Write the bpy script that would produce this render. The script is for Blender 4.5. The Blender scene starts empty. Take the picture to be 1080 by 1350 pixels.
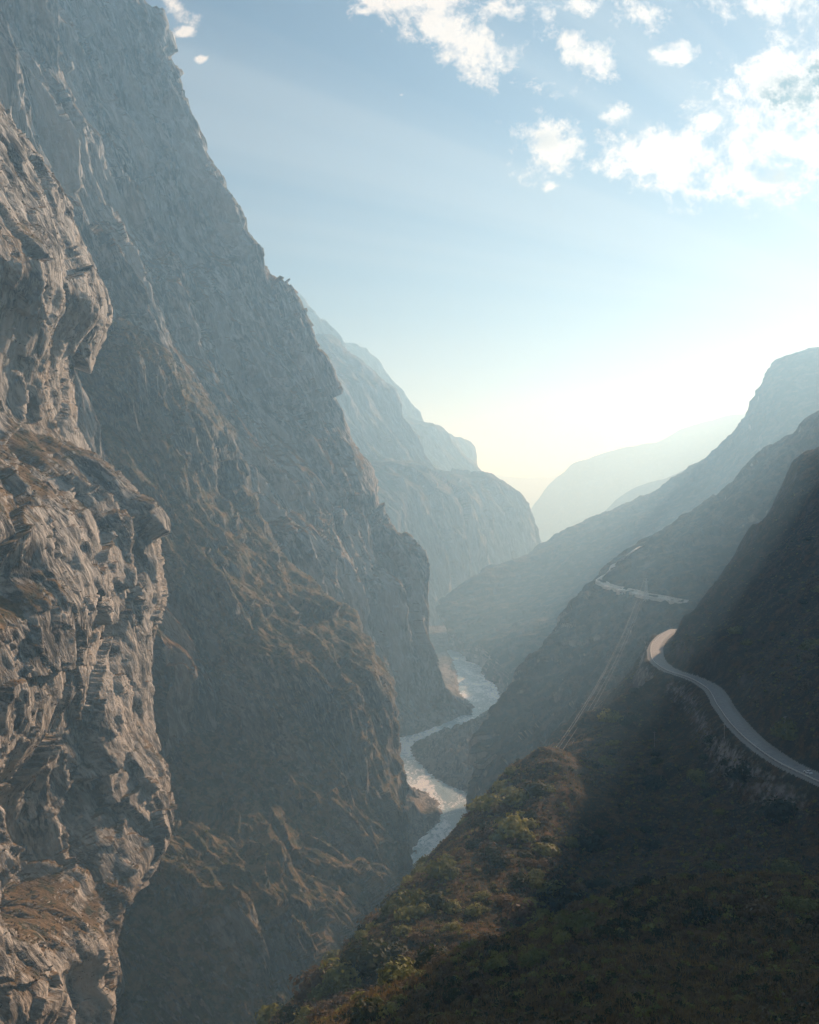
import bpy, math, random
import numpy as np
from mathutils import Vector
from mathutils.bvhtree import BVHTree

random.seed(7)
rng = np.random.default_rng(11)
S = bpy.context.scene
COL = S.collection
F = 1300.0            # focal length in photo pixels (1080 x 1350)
CX, CY = 540.0, 675.0
RIVER_Z = -400.0
SUN_AZ, SUN_EL = 36.5, 22.0

def P(px, py, d):
    return ((px-CX)/F*d, d, (CY-py)/F*d)

# ------------------------------------------------------------------ noise
_perm = np.random.default_rng(5).permutation(256).astype(np.int32)
_perm = np.concatenate([_perm, _perm, _perm])
_g = np.random.default_rng(6).normal(size=(256, 3)).astype(np.float32)
_g /= np.linalg.norm(_g, axis=1)[:, None]

def perlin(x, y, z):
    out = np.empty(x.size, np.float32)
    x = x.ravel().astype(np.float32); y = y.ravel().astype(np.float32); z = z.ravel().astype(np.float32)
    CH = 200000
    for s in range(0, x.size, CH):
        X, Y, Z = x[s:s+CH], y[s:s+CH], z[s:s+CH]
        xi = np.floor(X); yi = np.floor(Y); zi = np.floor(Z)
        fx = X-xi; fy = Y-yi; fz = Z-zi
        xi = xi.astype(np.int32) & 255; yi = yi.astype(np.int32) & 255; zi = zi.astype(np.int32) & 255
        u = fx*fx*fx*(fx*(fx*6-15)+10); v = fy*fy*fy*(fy*(fy*6-15)+10); w = fz*fz*fz*(fz*(fz*6-15)+10)
        c = []
        for a in (0, 1):
            pa = _perm[(xi+a) & 255]
            for b in (0, 1):
                pb = _perm[(pa+yi+b) & 255]
                for d in (0, 1):
                    g = _g[_perm[(pb+zi+d) & 255]]
                    c.append(g[:, 0]*(fx-a)+g[:, 1]*(fy-b)+g[:, 2]*(fz-d))
        c00 = c[0]+(c[1]-c[0])*w; c01 = c[2]+(c[3]-c[2])*w
        c10 = c[4]+(c[5]-c[4])*w; c11 = c[6]+(c[7]-c[6])*w
        d0 = c00+(c01-c00)*v; d1 = c10+(c11-c10)*v
        out[s:s+CH] = (d0+(d1-d0)*u)*1.6
    return out

def fbm(x, y, z, oct=4, gain=.5):
    a = 1.0; r = 0; 
    for i in range(oct):
        r = r+a*perlin(x*2**i+17.3*i, y*2**i+5.1*i, z*2**i-9.7*i); a *= gain
    return r

def ridged(x, y, z, oct=4, gain=.55):
    a = 1.0; r = 0; w = 1.0
    for i in range(oct):
        n = 1-np.abs(perlin(x*2**i+31.7*i, y*2**i+3.3*i, z*2**i+12.9*i))*1.6
        n = np.clip(n, 0, 1)**2
        r = r+a*n*w; w = np.clip(n*1.6, 0.15, 1); a *= gain
    return r-.9

def facets(x, y, z, seed=0):
    """broken rock: every cell of an irregular lattice is a tilted plane"""
    x = x.ravel().astype(np.float32); y = y.ravel().astype(np.float32); z = z.ravel().astype(np.float32)
    out = np.empty(x.size, np.float32); CH = 150000
    for s in range(0, x.size, CH):
        X, Y, Z = x[s:s+CH], y[s:s+CH], z[s:s+CH]
        xi = np.floor(X).astype(np.int32); yi = np.floor(Y).astype(np.int32); zi = np.floor(Z).astype(np.int32)
        best = np.full(X.size, 1e9, np.float32); val = np.zeros(X.size, np.float32)
        for a in (-1, 0, 1):
            for b in (-1, 0, 1):
                for c in (-1, 0, 1):
                    cx, cy_, cz = xi+a, yi+b, zi+c
                    h = _perm[(_perm[(_perm[(cx+seed) & 255]+cy_) & 255]+cz) & 255]
                    g = _g[h]; h2 = _perm[h+37]; g2 = _g[h2]
                    dx = X-(cx+.5+.48*g[:, 0]); dy = Y-(cy_+.5+.48*g[:, 1]); dz = Z-(cz+.5+.48*g[:, 2])
                    d = dx*dx+dy*dy+dz*dz; m = d < best
                    best = np.where(m, d, best)
                    val = np.where(m, dx*g2[:, 0]+dy*g2[:, 1]+dz*g2[:, 2]+.35*g2[:, 0], val)
        out[s:s+CH] = val
    return out

# ------------------------------------------------------------------ meshes
def new_mesh(name, verts, faces4, smooth=True):
    me = bpy.data.meshes.new(name)
    verts = np.asarray(verts, np.float32); f = np.asarray(faces4, np.int32)
    k = f.shape[1]
    me.vertices.add(len(verts)); me.vertices.foreach_set('co', verts.ravel())
    me.loops.add(f.size); me.loops.foreach_set('vertex_index', f.ravel())
    me.polygons.add(len(f)); me.polygons.foreach_set('loop_start', np.arange(0, f.size, k, dtype=np.int32))
    me.polygons.foreach_set('use_smooth', np.full(len(f), smooth))
    me.update(calc_edges=True)
    return me

def link(name, me, mat=None, parent=None, **props):
    o = bpy.data.objects.new(name, me); COL.objects.link(o)
    if mat is not None and me is not None and not me.materials: me.materials.append(mat)
    if parent: o.parent = parent
    for k, v in props.items(): o[k] = v
    return o

def grid_faces(n, m):      # n rows, m cols
    i = np.arange((n-1)*(m-1)); r = i//(m-1); c = i % (m-1)
    a = r*m+c
    return np.stack([a, a+1, a+m+1, a+m], 1)

def spl(t, K, V):          # cubic hermite through knots K, values V (len K, ...)
    K = np.asarray(K, float); V = np.asarray(V, float)
    d = np.diff(K); s = np.diff(V, axis=0)/d.reshape((-1,)+(1,)*(V.ndim-1))
    m = np.empty_like(V); m[0] = s[0]; m[-1] = s[-1]
    if len(K) > 2:
        w = (d[1:]/(d[1:]+d[:-1])).reshape((-1,)+(1,)*(V.ndim-1))
        m[1:-1] = s[:-1]*w+s[1:]*(1-w)
    i = np.clip(np.searchsorted(K, t)-1, 0, len(K)-2)
    h = d[i]; x = ((t-K[i])/h)
    sh = (-1,)+(1,)*(V.ndim-1)
    x = x.reshape(sh); h = h.reshape(sh)
    return (V[i]*(2*x**3-3*x**2+1)+m[i]*h*(x**3-2*x**2+x)+V[i+1]*(3*x**2-2*x**3)+m[i+1]*h*(x**3-x**2))

def scr(p):
    p = np.asarray(p, float); y = np.maximum(p[..., 1], 60)
    return np.stack([p[..., 0]/y*F, p[..., 2]/y*F], -1)

def loft(net, nu, nv):     # net[R][C][3] world points -> nv x nu grid
    net = np.asarray(net, float)
    q = scr(net)
    dr = np.linalg.norm(np.diff(q, axis=0), axis=2).mean(1)+6
    dc = np.linalg.norm(np.diff(q, axis=1), axis=2).mean(0)+6+.12*np.linalg.norm(np.diff(net, axis=1), axis=2).mean(0)*min(1, 900/np.median(net[..., 1]))
    kr = np.concatenate([[0], np.cumsum(dr)]); kc = np.concatenate([[0], np.cumsum(dc)])
    a = spl(np.linspace(0, kr[-1], nv), kr, net)           # nv x C x 3
    b = spl(np.linspace(0, kc[-1], nu), kc, np.swapaxes(a, 0, 1))   # nu x nv x 3
    return np.swapaxes(b, 0, 1)

def resample(pts, m):
    pts = np.asarray(pts, float); q = scr(pts)
    d = np.linalg.norm(np.diff(q, axis=0), axis=1)+1e-3
    k = np.concatenate([[0], np.cumsum(d)])
    return spl(np.linspace(0, k[-1], m), k, pts)

def normals(g):
    du = np.gradient(g, axis=1); dv = np.gradient(g, axis=0)
    n = np.cross(du, dv); n /= (np.linalg.norm(n, axis=2)[..., None]+1e-9)
    return n

def toward(n, g, sgn=None):
    # orient so that the face looks to the valley / camera
    c = -(g*n).sum(-1)
    if np.median(c) < 0: n = -n
    return n

# ------------------------------------------------------------------ materials
def nodes(name):
    m = bpy.data.materials.new(name); m.use_nodes = True
    nt = m.node_tree; nt.nodes.clear()
    return m, nt
def N(nt, t, **kw):
    n = nt.nodes.new(t)
    for k, v in kw.items():
        if k.startswith('i_'):
            n.inputs[k[2:].replace('_', ' ')].default_value = v
        else: setattr(n, k, v)
    return n
def L(nt, a, b): nt.links.new(a, b)
def mth(nt, op, a, b=None, c=None, clamp=False):
    n = nt.nodes.new('ShaderNodeMath'); n.operation = op; n.use_clamp = clamp
    for i, v in enumerate((a, b, c)):
        if v is None: continue
        if isinstance(v, (int, float)): n.inputs[i].default_value = v
        else: nt.links.new(v, n.inputs[i])
    return n.outputs[0]
def ramp(nt, fac, stops):
    n = nt.nodes.new('ShaderNodeValToRGB'); e = n.color_ramp.elements
    while len(e) < len(stops): e.new(.5)
    for el, (p, c) in zip(e, stops):
        el.position = p; el.color = (c[0], c[1], c[2], 1) if not isinstance(c, (int, float)) else (c, c, c, 1)
    nt.links.new(fac, n.inputs[0]); return n.outputs[0]
def mixc(nt, fac, a, b, mode='MIX'):
    n = nt.nodes.new('ShaderNodeMix'); n.data_type = 'RGBA'; n.blend_type = mode
    for sock, v in ((n.inputs[0], fac), (n.inputs[6], a), (n.inputs[7], b)):
        if isinstance(v, (int, float)): sock.default_value = v
        elif isinstance(v, tuple): sock.default_value = (v[0], v[1], v[2], 1)
        else: nt.links.new(v, sock)
    return n.outputs[2]
def smooth(nt, v, lo, hi):
    n = nt.nodes.new('ShaderNodeMapRange'); n.interpolation_type = 'SMOOTHSTEP'
    nt.links.new(v, n.inputs[0]); n.inputs[1].default_value = lo; n.inputs[2].default_value = hi
    return n.outputs[0]
def noise(nt, vec, scale, detail=5, rough=.6, dist=0.0):
    n = nt.nodes.new('ShaderNodeTexNoise'); n.inputs['Scale'].default_value = scale
    n.inputs['Detail'].default_value = detail; n.inputs['Roughness'].default_value = rough
    n.inputs['Distortion'].default_value = dist
    nt.links.new(vec, n.inputs['Vector']); return n.outputs[0]

def terrain_mat(name, shear=0.0, T=(1., 0.), rock=(.30, .27, .23), rock2=(.13, .12, .11), grass=(.20, .125, .06),
                shrub=(.045, .055, .028), slope=(.30, .62), vegbias=0.0, shrubs=.5, bump=1.0, fscale=1.0, gravel=False):
    """cliff and hillside: streaked rock where it is steep, dry grass and scrub where it is not"""
    m, nt = nodes(name)
    geo = N(nt, 'ShaderNodeNewGeometry'); 
    pos = geo.outputs['Position']
    sep = N(nt, 'ShaderNodeSeparateXYZ'); L(nt, pos, sep.inputs[0])
    tx, ty = T
    al = mth(nt, 'ADD', mth(nt, 'MULTIPLY', sep.outputs[0], tx), mth(nt, 'MULTIPLY', sep.outputs[1], ty))
    al = mth(nt, 'MULTIPLY_ADD', sep.outputs[2], shear, al)
    ac = mth(nt, 'SUBTRACT', mth(nt, 'MULTIPLY', sep.outputs[0], ty*.4), mth(nt, 'MULTIPLY', sep.outputs[1], tx*.4))
    cmb = N(nt, 'ShaderNodeCombineXYZ'); L(nt, al, cmb.inputs[0]); L(nt, ac, cmb.inputs[1])
    L(nt, mth(nt, 'MULTIPLY', sep.outputs[2], .2), cmb.inputs[2])
    str_ = cmb.outputs[0]
    n1 = noise(nt, str_, .05*fscale, 8, .68, .6)
    n2 = noise(nt, str_, .35*fscale, 5, .7, .3)
    n3 = noise(nt, pos, .012*fscale, 5, .6)
    n4 = noise(nt, pos, .16*fscale, 4, .65)
    n6 = noise(nt, str_, .009*fscale, 4, .6, .8)
    c = mixc(nt, smooth(nt, n1, .42, .60), rock2, rock)
    c = mixc(nt, mth(nt, 'MULTIPLY', smooth(nt, n6, .48, .6), .6), c, rock2)
    c = mixc(nt, smooth(nt, n2, .42, .66), c, tuple(min(1, v*1.35) for v in rock))
    c = mixc(nt, mth(nt, 'MULTIPLY', smooth(nt, n3, .5, .7), .45), c, (rock[0]*.95, rock[1]*.78, rock[2]*.6))
    nsep = N(nt, 'ShaderNodeSeparateXYZ'); L(nt, geo.outputs['Normal'], nsep.inputs[0])
    v = mth(nt, 'ADD', nsep.outputs[2], vegbias)
    v = mth(nt, 'ADD', v, mth(nt, 'MULTIPLY', mth(nt, 'SUBTRACT', n3, .5), .9))
    v = mth(nt, 'ADD', v, mth(nt, 'MULTIPLY', mth(nt, 'SUBTRACT', n4, .5), .7))
    v = mth(nt, 'ADD', v, mth(nt, 'MULTIPLY', mth(nt, 'SUBTRACT', n6, .5), .9))
    veg = smooth(nt, v, slope[0], slope[1])
    g = mixc(nt, smooth(nt, n4, .35, .65), tuple(q*.7 for q in grass), grass)
    n5 = noise(nt, pos, .09*fscale, 6, .72)
    g = mixc(nt, mth(nt, 'MULTIPLY', smooth(nt, n5, .60-.25*shrubs, .72-.25*shrubs), .85), g, shrub)
    c = mixc(nt, veg, c, g)
    if gravel:
        at = N(nt, 'ShaderNodeAttribute', attribute_name='gravel')
        gm = smooth(nt, mth(nt, 'ADD', at.outputs['Fac'], mth(nt, 'MULTIPLY', mth(nt, 'SUBTRACT', n4, .5), 1.1)), .35, .75)
        c = mixc(nt, mth(nt, 'MULTIPLY', gm, .9), c, (.34, .33, .31))
    b = N(nt, 'ShaderNodeBsdfPrincipled'); b.inputs['Roughness'].default_value = .95
    b.inputs['Specular IOR Level'].default_value = .12
    L(nt, c, b.inputs['Base Color'])
    h = mth(nt, 'ADD', mth(nt, 'MULTIPLY', n1, 9.0), mth(nt, 'MULTIPLY', n2, 3.0))
    h = mth(nt, 'ADD', h, mth(nt, 'MULTIPLY', n5, 2.5))
    bp = N(nt, 'ShaderNodeBump'); bp.inputs['Strength'].default_value = .9*bump; bp.inputs['Distance'].default_value = 1.0/fscale
    L(nt, h, bp.inputs['Height']); L(nt, bp.outputs[0], b.inputs['Normal'])
    o = N(nt, 'ShaderNodeOutputMaterial'); L(nt, b.outputs[0], o.inputs[0])
    return m

def flat_mat(name, col, rough=.8, metal=0, spots=.25, scale=2.0):
    m, nt = nodes(name)
    geo = N(nt, 'ShaderNodeNewGeometry')
    n = noise(nt, geo.outputs['Position'], scale, 4, .6)
    c = mixc(nt, smooth(nt, n, .3, .7), tuple(v*(1-spots) for v in col), col)
    b = N(nt, 'ShaderNodeBsdfPrincipled'); b.inputs['Roughness'].default_value = rough; b.inputs['Metallic'].default_value = metal
    L(nt, c, b.inputs['Base Color'])
    o = N(nt, 'ShaderNodeOutputMaterial'); L(nt, b.outputs[0], o.inputs[0])
    return m

def leaf_mat(name, col, col2):
    m, nt = nodes(name)
    geo = N(nt, 'ShaderNodeNewGeometry'); oi = N(nt, 'ShaderNodeObjectInfo')
    n = noise(nt, geo.outputs['Position'], .25, 3, .6)
    c = mixc(nt, smooth(nt, mth(nt, 'ADD', n, mth(nt, 'MULTIPLY', mth(nt, 'SUBTRACT', oi.outputs['Random'], .5), .35)), .35, .65), col, col2)
    b = N(nt, 'ShaderNodeBsdfPrincipled'); b.inputs['Roughness'].default_value = .7
    b.inputs['Specular IOR Level'].default_value = .25
    L(nt, c, b.inputs['Base Color'])
    t = N(nt, 'ShaderNodeBsdfTranslucent'); L(nt, mixc(nt, .5, c, (.9, 1.0, .4), 'MULTIPLY'), t.inputs[0])
    mx = N(nt, 'ShaderNodeMixShader'); mx.inputs[0].default_value = .35
    L(nt, b.outputs[0], mx.inputs[1]); L(nt, t.outputs[0], mx.inputs[2])
    o = N(nt, 'ShaderNodeOutputMaterial'); L(nt, mx.outputs[0], o.inputs[0])
    return m

# ------------------------------------------------------------------ left cliffs
def rows_to_net(rows): return [[np.array(p, float) for p in r] for r in rows]

GRIDS = {}
def cliff(name, net, nu, nv, mat, layers, T=(0., 1.), bumps=(), **props):
    g = loft(net, nu, nv); n = toward(normals(g), g)
    tx, ty = T
    gx, gy, gz = g[..., 0].ravel(), g[..., 1].ravel(), g[..., 2].ravel()
    d = np.zeros(gx.size, np.float32)
    warp = perlin(gx*.012, gy*.012, gz*.006)*14
    for kind, amp, fr, st, sh, octs in layers:
        qx = (gx*tx+gy*ty+sh*gz+warp)*fr; qy = (gx*ty-gy*tx)*fr*.45; qz = gz*fr*st
        if kind == 'r': d += amp*ridged(qx, qy, qz, octs)
        elif kind == 'w':
            j = perlin(qx*1.7, qy*1.7, qz*1.7)*.35
            d += amp*facets(qx+j, qy-j, qz+j, octs)
        elif kind == 'b': d += amp*(np.abs(fbm(qx, qy, qz, octs))*1.6-.5)
        elif kind == 't':       # ledges
            s = gz*fr+1.3*perlin(gx*fr*.8, gy*fr*.8, gz*fr*.5)
            fr_ = s-np.floor(s); d += amp*(np.abs(fr_*2-1)**1.5-.5)*(.6+.8*perlin(gx*fr*.5+9, gy*fr*.5, gz*fr*.3))
        else: d += amp*fbm(qx, qy, qz, octs)
    spx = gx/np.maximum(gy, 50)*F+CX; spy = CY-gz/np.maximum(gy, 50)*F
    for bx, by, rx, ry, ba in bumps:       # large hollows and pillars of the real face
        q = ((spx-bx)/rx)**2+((spy-by)/ry)**2; d += ba*np.exp(-q**1.5)
    v = g+n*d.reshape(g.shape[:2])[..., None]
    # sag the ledges a little so that their tops catch the light
    me = new_mesh(name, v.reshape(-1, 3), grid_faces(nv, nu)); GRIDS[name] = v
    return link(name, me, mat, kind='structure', **props), v

def W(x, y, z): return (x, y, z)

# near left wall
E = [P(-60, 20, 800), P(0, 110, 810), P(45, 195, 830), P(100, 290, 860), P(130, 350, 880), P(150, 425, 890), P(124, 475, 890), P(104, 530, 885),
     P(108, 590, 880), P(150, 622, 875), P(195, 680, 880), P(215, 760, 870), P(208, 850, 860), P(205, 960, 850),
     P(226, 1070, 830), P(205, 1150, 790), P(160, 1240, 740), P(150, 1330, 700), P(165, 1440, 660)]
rows = []
for (x, y, z) in E:
    rows.append([W(x-50, 240, z), W(x-30, 400, z), W(x-12, 560, z), W(x-2, 740, z) if y > 800 else W(x-6, 640, z), W(x, y, z), W(x-40, y+50, z), W(x-260, y+120, z)])
matA = terrain_mat('near_rock', shear=.3, T=(0, .62), slope=(.42, .72), shrubs=.45, rock=(.40, .39, .36), rock2=(.045, .047, .045), grass=(.20, .14, .075), bump=1.2)
A, _ = cliff('left_cliff', rows, 860, 1150, matA, [
    ('r', 9, 1/190, .5, .35, 2), ('r', 4, 1/85, .4, .3, 3), ('w', 11, 1/85, .42, .12, 1), ('w', 9, 1/38, .36, .12, 2), ('w', 4.6, 1/17, .36, .15, 3), ('w', 1.8, 1/8, .4, .2, 4), ('f', 3, 1/75, .8, 0, 3), ('b', 1.2, 1/9, .4, .4, 2)], T=(0, .6), bumps=[(90, 1125, 80, 100, -60), (135, 1300, 28, 75, 16), (8, 1120, 26, 70, 14), (120, 985, 28, 60, -16), (30, 760, 36, 40, -20), (180, 690, 26, 30, 10), (60, 1340, 40, 60, 14)])

# second buttress
Rw = [
 [P(60, 330, 1150), P(120, 400, 1220), P(150, 413, 1260), P(168, 418, 1330), P(150, 425, 1500), P(60, 430, 1700)],
 [P(-40, 480, 1100), P(60, 480, 1160), P(222, 472, 1270), P(252, 492, 1430), P(210, 495, 1560), P(60, 500, 1700)],
 [P(-40, 580, 1080), P(60, 580, 1140), P(258, 565, 1240), P(320, 572, 1450), P(270, 580, 1600), P(60, 590, 1750)],
 [P(-20, 690, 1050), P(80, 690, 1110), P(290, 668, 1230), P(352, 680, 1440), P(300, 690, 1600), P(100, 700, 1750)],
 [P(0, 740, 1030), P(90, 740, 1090), P(318, 735, 1170), P(378, 733, 1390), P(330, 750, 1590), P(150, 750, 1750)],
 [P(20, 820, 1000), P(120, 820, 1060), P(392, 815, 1160), P(440, 803, 1350), P(400, 815, 1560), P(220, 810, 1700)],
 [P(30, 900, 970), P(130, 900, 1030), P(462, 898, 1110), P(506, 885, 1290), P(460, 890, 1520), P(260, 890, 1680)],
 [P(40, 1000, 930), P(140, 1000, 990), P(482, 990, 1080), P(526, 985, 1220), P(480, 970, 1450), P(300, 960, 1620)],
 [P(50, 1050, 890), P(150, 1050, 950), P(480, 1060, 1020), P(541, 1045, 1160), P(500, 1010, 1370), P(330, 1000, 1560)],
 [P(50, 1105, 770), P(150, 1105, 820), P(440, 1130, 930), P(547, 1110, 1080), P(520, 1060, 1260), P(400, 1040, 1500)],
 [P(50, 1200, 690), P(150, 1200, 750), P(430, 1210, 850), P(546, 1150, 1030), P(530, 1100, 1200), P(430, 1050, 1480)],
 [P(50, 1350, 640), P(150, 1350, 700), P(430, 1300, 800), P(545, 1190, 1000), P(540, 1130, 1150), P(450, 1060, 1450)],
 [P(100, 1560, 540), P(200, 1560, 600), P(450, 1460, 680), P(560, 1330, 810), P(575, 1210, 1000), P(500, 1100, 1400)],
]
matB = terrain_mat('buttress_rock', shear=.35, T=(.7, .7), slope=(.12, .5), shrubs=.6, rock=(.20, .20, .185), rock2=(.035, .04, .038), grass=(.20, .148, .08))
B, _ = cliff('left_buttress', Rw, 620, 1000, matB, [
    ('r', 17, 1/190, .40, .35, 3), ('r', 7, 1/60, .28, .35, 4), ('w', 12, 1/70, .4, .35, 4), ('w', 6, 1/26, .35, .35, 5), ('t', 6, 1/110, 1, 0, 1), ('r', 2.2, 1/14, .3, .35, 3), ('w', 2.5, 1/10, .4, .3, 6), ('f', 5, 1/60, .8, 0, 3)], T=(.7, .7), bumps=[(300, 1085, 55, 24, 16), (360, 1110, 30, 40, 14), (290, 1215, 40, 26, 12), (200, 560, 60, 60, -14), (420, 860, 24, 30, 10), (250, 860, 70, 90, -16)])

# high wall
E = [P(110, -60, 1640), P(180, 5, 1660), P(232, 80, 1680), P(262, 170, 1700), P(305, 265, 1730), P(332, 338, 1760), P(378, 395, 1790),
     P(415, 475, 1820), P(455, 590, 1860), P(490, 690, 1900), P(532, 722, 1920), P(575, 790, 1950), P(592, 850, 1970), P(608, 912, 2000),
     P(637, 937, 2010), P(650, 965, 2000)]
rows = []
for (x, y, z) in E:
    q = .88+.12*(1-min(1, max(0, (z+380)/400)))
    rows.append([W(x-330*q, y-950, z), W(x-250*q, y-650, z), W(x-140*q, y-280, z), W(x-50*q, y-80, z), W(x, y, z), W(x-30, y+90, z), W(x-330, y+300, z)])
matC = terrain_mat('high_wall_rock', shear=.44, T=(.35, .93), slope=(.30, .58), shrubs=.5, fscale=.6, rock=(.33, .33, .32), rock2=(.06, .065, .065))
Cc, _ = cliff('high_wall', rows, 560, 1150, matC, [
    ('r', 48, 1/300, .3, .44, 3), ('r', 24, 1/110, .16, .44, 4), ('w', 19, 1/110, .3, .44, 7), ('w', 11, 1/42, .25, .44, 8), ('w', 5, 1/18, .25, .44, 9), ('r', 4, 1/26, .22, .44, 3), ('f', 10, 1/110, .8, .3, 3)], T=(.35, .93))

# far left mountains
def far_wall(name, E, offs, nu, nv, mat, layers=(), K=1.42):
    rows = []
    for (x, y, z) in E:
        rows.append([W((x+a)*K, (y+b)*K, z*K) for a, b in offs])
    return cliff(name, rows, nu, nv, mat, layers, T=(.4, .9))
matD = terrain_mat('far_rock', shear=.5, T=(.4, .9), slope=(.3, .6), shrubs=.6, fscale=.3, rock=(.22, .215, .205), rock2=(.10, .10, .10), grass=(.15, .12, .08))
E = [P(350, 440, 3000), P(390, 450, 3080), P(413, 446, 3140), P(428, 445, 3170), P(450, 462, 3200), P(470, 480, 3230), P(494, 502, 3250), P(517, 520, 3280), P(530, 552, 3300),
     P(557, 587, 3350), P(580, 613, 3400), P(609, 624, 3450), P(642, 628, 3500), P(672, 643, 3550), P(694, 661, 3600),
     P(706, 691, 3620), P(716, 712, 3650), P(722, 760, 3650), P(728, 822, 3650)]
far_wall('far_left_mountain', E, [(-700, -1300), (-430, -800), (-200, -350), (-60, -90), (0, 0), (-60, 120), (-600, 400)], 420, 560, matD, K=1.25, layers=
     [('r', 34, 1/600, .5, .5, 3), ('r', 18, 1/160, .35, .5, 4), ('w', 26, 1/140, .35, .5, 2), ('r', 6, 1/45, .4, .4, 3)])
E = [P(345, 385, 3500), P(362, 386, 3500), P(380, 391, 3500), P(392, 395, 3500), P(405, 409, 3500), P(428, 422, 3520), P(450, 441, 3550), P(458, 455, 3550), P(470, 470, 3550), P(485, 520, 3560), P(510, 620, 3570)]
far_wall('upper_left_mountain', E, [(-700, -900), (-260, -300), (-60, -80), (0, 0), (-60, 100), (-600, 400)], 300, 260, matD,
     [('r', 40, 1/500, .5, .5, 3), ('w', 26, 1/150, .35, .5, 2), ('r', 10, 1/120, .4, .4, 4)], K=1.36)
E = [P(440, 447, 4100), P(467, 461, 4100), P(498, 480, 4120), P(517, 498, 4130), P(542, 520, 4150), P(565, 554, 4200), P(585, 600, 4200), P(600, 680, 4200), P(640, 800, 4200)]
far_wall('farther_left_mountain', E, [(-700, -900), (-260, -300), (-60, -80), (0, 0), (-60, 100), (-600, 400)], 300, 260, matD,
     [('r', 50, 1/500, .5, .5, 3), ('r', 14, 1/120, .4, .4, 4)])
E = [P(500, 528, 3900), P(528, 540, 3900), P(557, 555, 3900), P(580, 561, 3900), P(589, 577, 3920), P(609, 594, 3950), P(642, 628, 3980), P(660, 700, 4000), P(690, 800, 4000)]
far_wall('shoulder_mountain', E, [(-600, -500), (-260, -250), (-60, -80), (0, 0), (-60, 100), (-600, 400)], 260, 220, matD,
     [('r', 30, 1/400, .5, .5, 3), ('r', 10, 1/110, .4, .4, 4)])
E = [P(560, 560, 4700), P(591, 580, 4700), P(602, 578, 4700), P(613, 576, 4700), P(628, 588, 4720), P(631, 609, 4730), P(640, 650, 4760), P(690, 780, 4760)]
far_wall('blunt_mountain', E, [(-700, -500), (-260, -250), (-60, -80), (0, 0), (-40, 100), (-500, 400)], 220, 200, matD,
     [('r', 16, 1/300, .5, .5, 3), ('r', 8, 1/110, .4, .4, 3)])

# ------------------------------------------------------------------ right mountains : crest / mid / base lists
def mountain(name, rowlists, M, nu, nv, mat, layers, back=(700, -500), crest_keep=None):
    rs = [resample(r, M) for r in rowlists]
    crest = rs[0]
    b1 = crest+np.array([back[0]*.12, abs(back[0])*.10, back[1]*.10]); b2 = crest+np.array([back[0], abs(back[0])*.6, back[1]])
    return cliff(name, [b2, b1]+rs, nu, nv, mat, layers)

matG = terrain_mat('distant_slope', slope=(.1, .45), vegbias=.1, shrubs=.75, fscale=.35, grass=(.15, .12, .07), shrub=(.04, .05, .03))
crest = [P(1500, 420, 3500), P(1300, 425, 3550), P(1180, 445, 3580), P(1080, 456, 3600), P(1048, 464, 3650), P(1026, 484, 3680), P(995, 540, 3750), P(975, 568, 3800), P(955, 589, 3820),
     P(935, 609, 3850), P(900, 634, 3900), P(860, 654, 3900), P(820, 676, 3900), P(780, 689, 3850), P(740, 707, 3800), P(700, 734, 3700), P(650, 756, 3500), P(620, 774, 3350), P(592, 796, 3200)]
mid = [P(1500, 620, 2500), P(1200, 650, 2500), P(1000, 700, 2600), P(850, 750, 2700), P(740, 790, 2800), P(660, 815, 2850), P(610, 835, 2800), P(590, 833, 2880)]
base = [P(1500, 960, 1700), P(1100, 960, 1750), P(900, 960, 1850), P(760, 950, 1950), P(660, 925, 2080), P(652, 903, 2280), P(626, 876, 2600), P(602, 862, 2800), P(588, 853, 2930)]
low = [tuple(np.array(p)+np.array([-10, -10, -40.])) for p in base]
mountain('right_far_slope', [crest, mid, base, low], 16, 560, 420, matG, [('r', 14, 1/330, .8, 0, 3), ('r', 8, 1/90, .8, 0, 4), ('f', 5, 1/30, 1, 0, 3)])

matH = terrain_mat('road_spur_slope', slope=(.15, .5), vegbias=.08, shrubs=.7, fscale=.6, grass=(.13, .098, .055), shrub=(.03, .038, .022))
crest = [P(1500, 430, 1650), P(1300, 450, 1700), P(1180, 492, 1730), P(1080, 547, 1750), P(1050, 570, 1780), P(990, 622, 1820), P(940, 668, 1850), P(900, 692, 1860), P(850, 722, 1850),
     P(815, 742, 1780), P(785, 772, 1640), P(755, 800, 1580), P(735, 820, 1550), P(720, 845, 1520), P(704, 882, 1480), P(668, 925, 1420), P(646, 958, 1380), P(638, 1000, 1340), P(634, 1070, 1290), P(632, 1090, 1270)]
mid = [P(1500, 600, 1300), P(1180, 650, 1350), P(1060, 720, 1380), P(980, 765, 1390), P(900, 793, 1320), P(830, 815, 1380), P(780, 850, 1390), P(730, 900, 1360), P(690, 950, 1330), P(655, 1000, 1300), P(635, 1050, 1270), P(625, 1090, 1250)]
base = [P(1500, 800, 1050), P(1080, 850, 1060), P(950, 880, 1050), P(870, 910, 1080), P(800, 970, 1080), P(720, 1030, 1120), P(660, 1080, 1160), P(630, 1120, 1200)]
low = [tuple(np.array(p)+np.array([-20, -60, -60.])) for p in base]
Hobj, Hg = mountain('road_spur', [crest, mid, base, low], 20, 620, 520, matH, [('r', 11, 1/170, .8, 0, 3), ('w', 7, 1/70, .7, 0, 3), ('r', 5, 1/45, .8, 0, 4), ('f', 2, 1/14, 1, 0, 3)], back=(500, -420))

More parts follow.
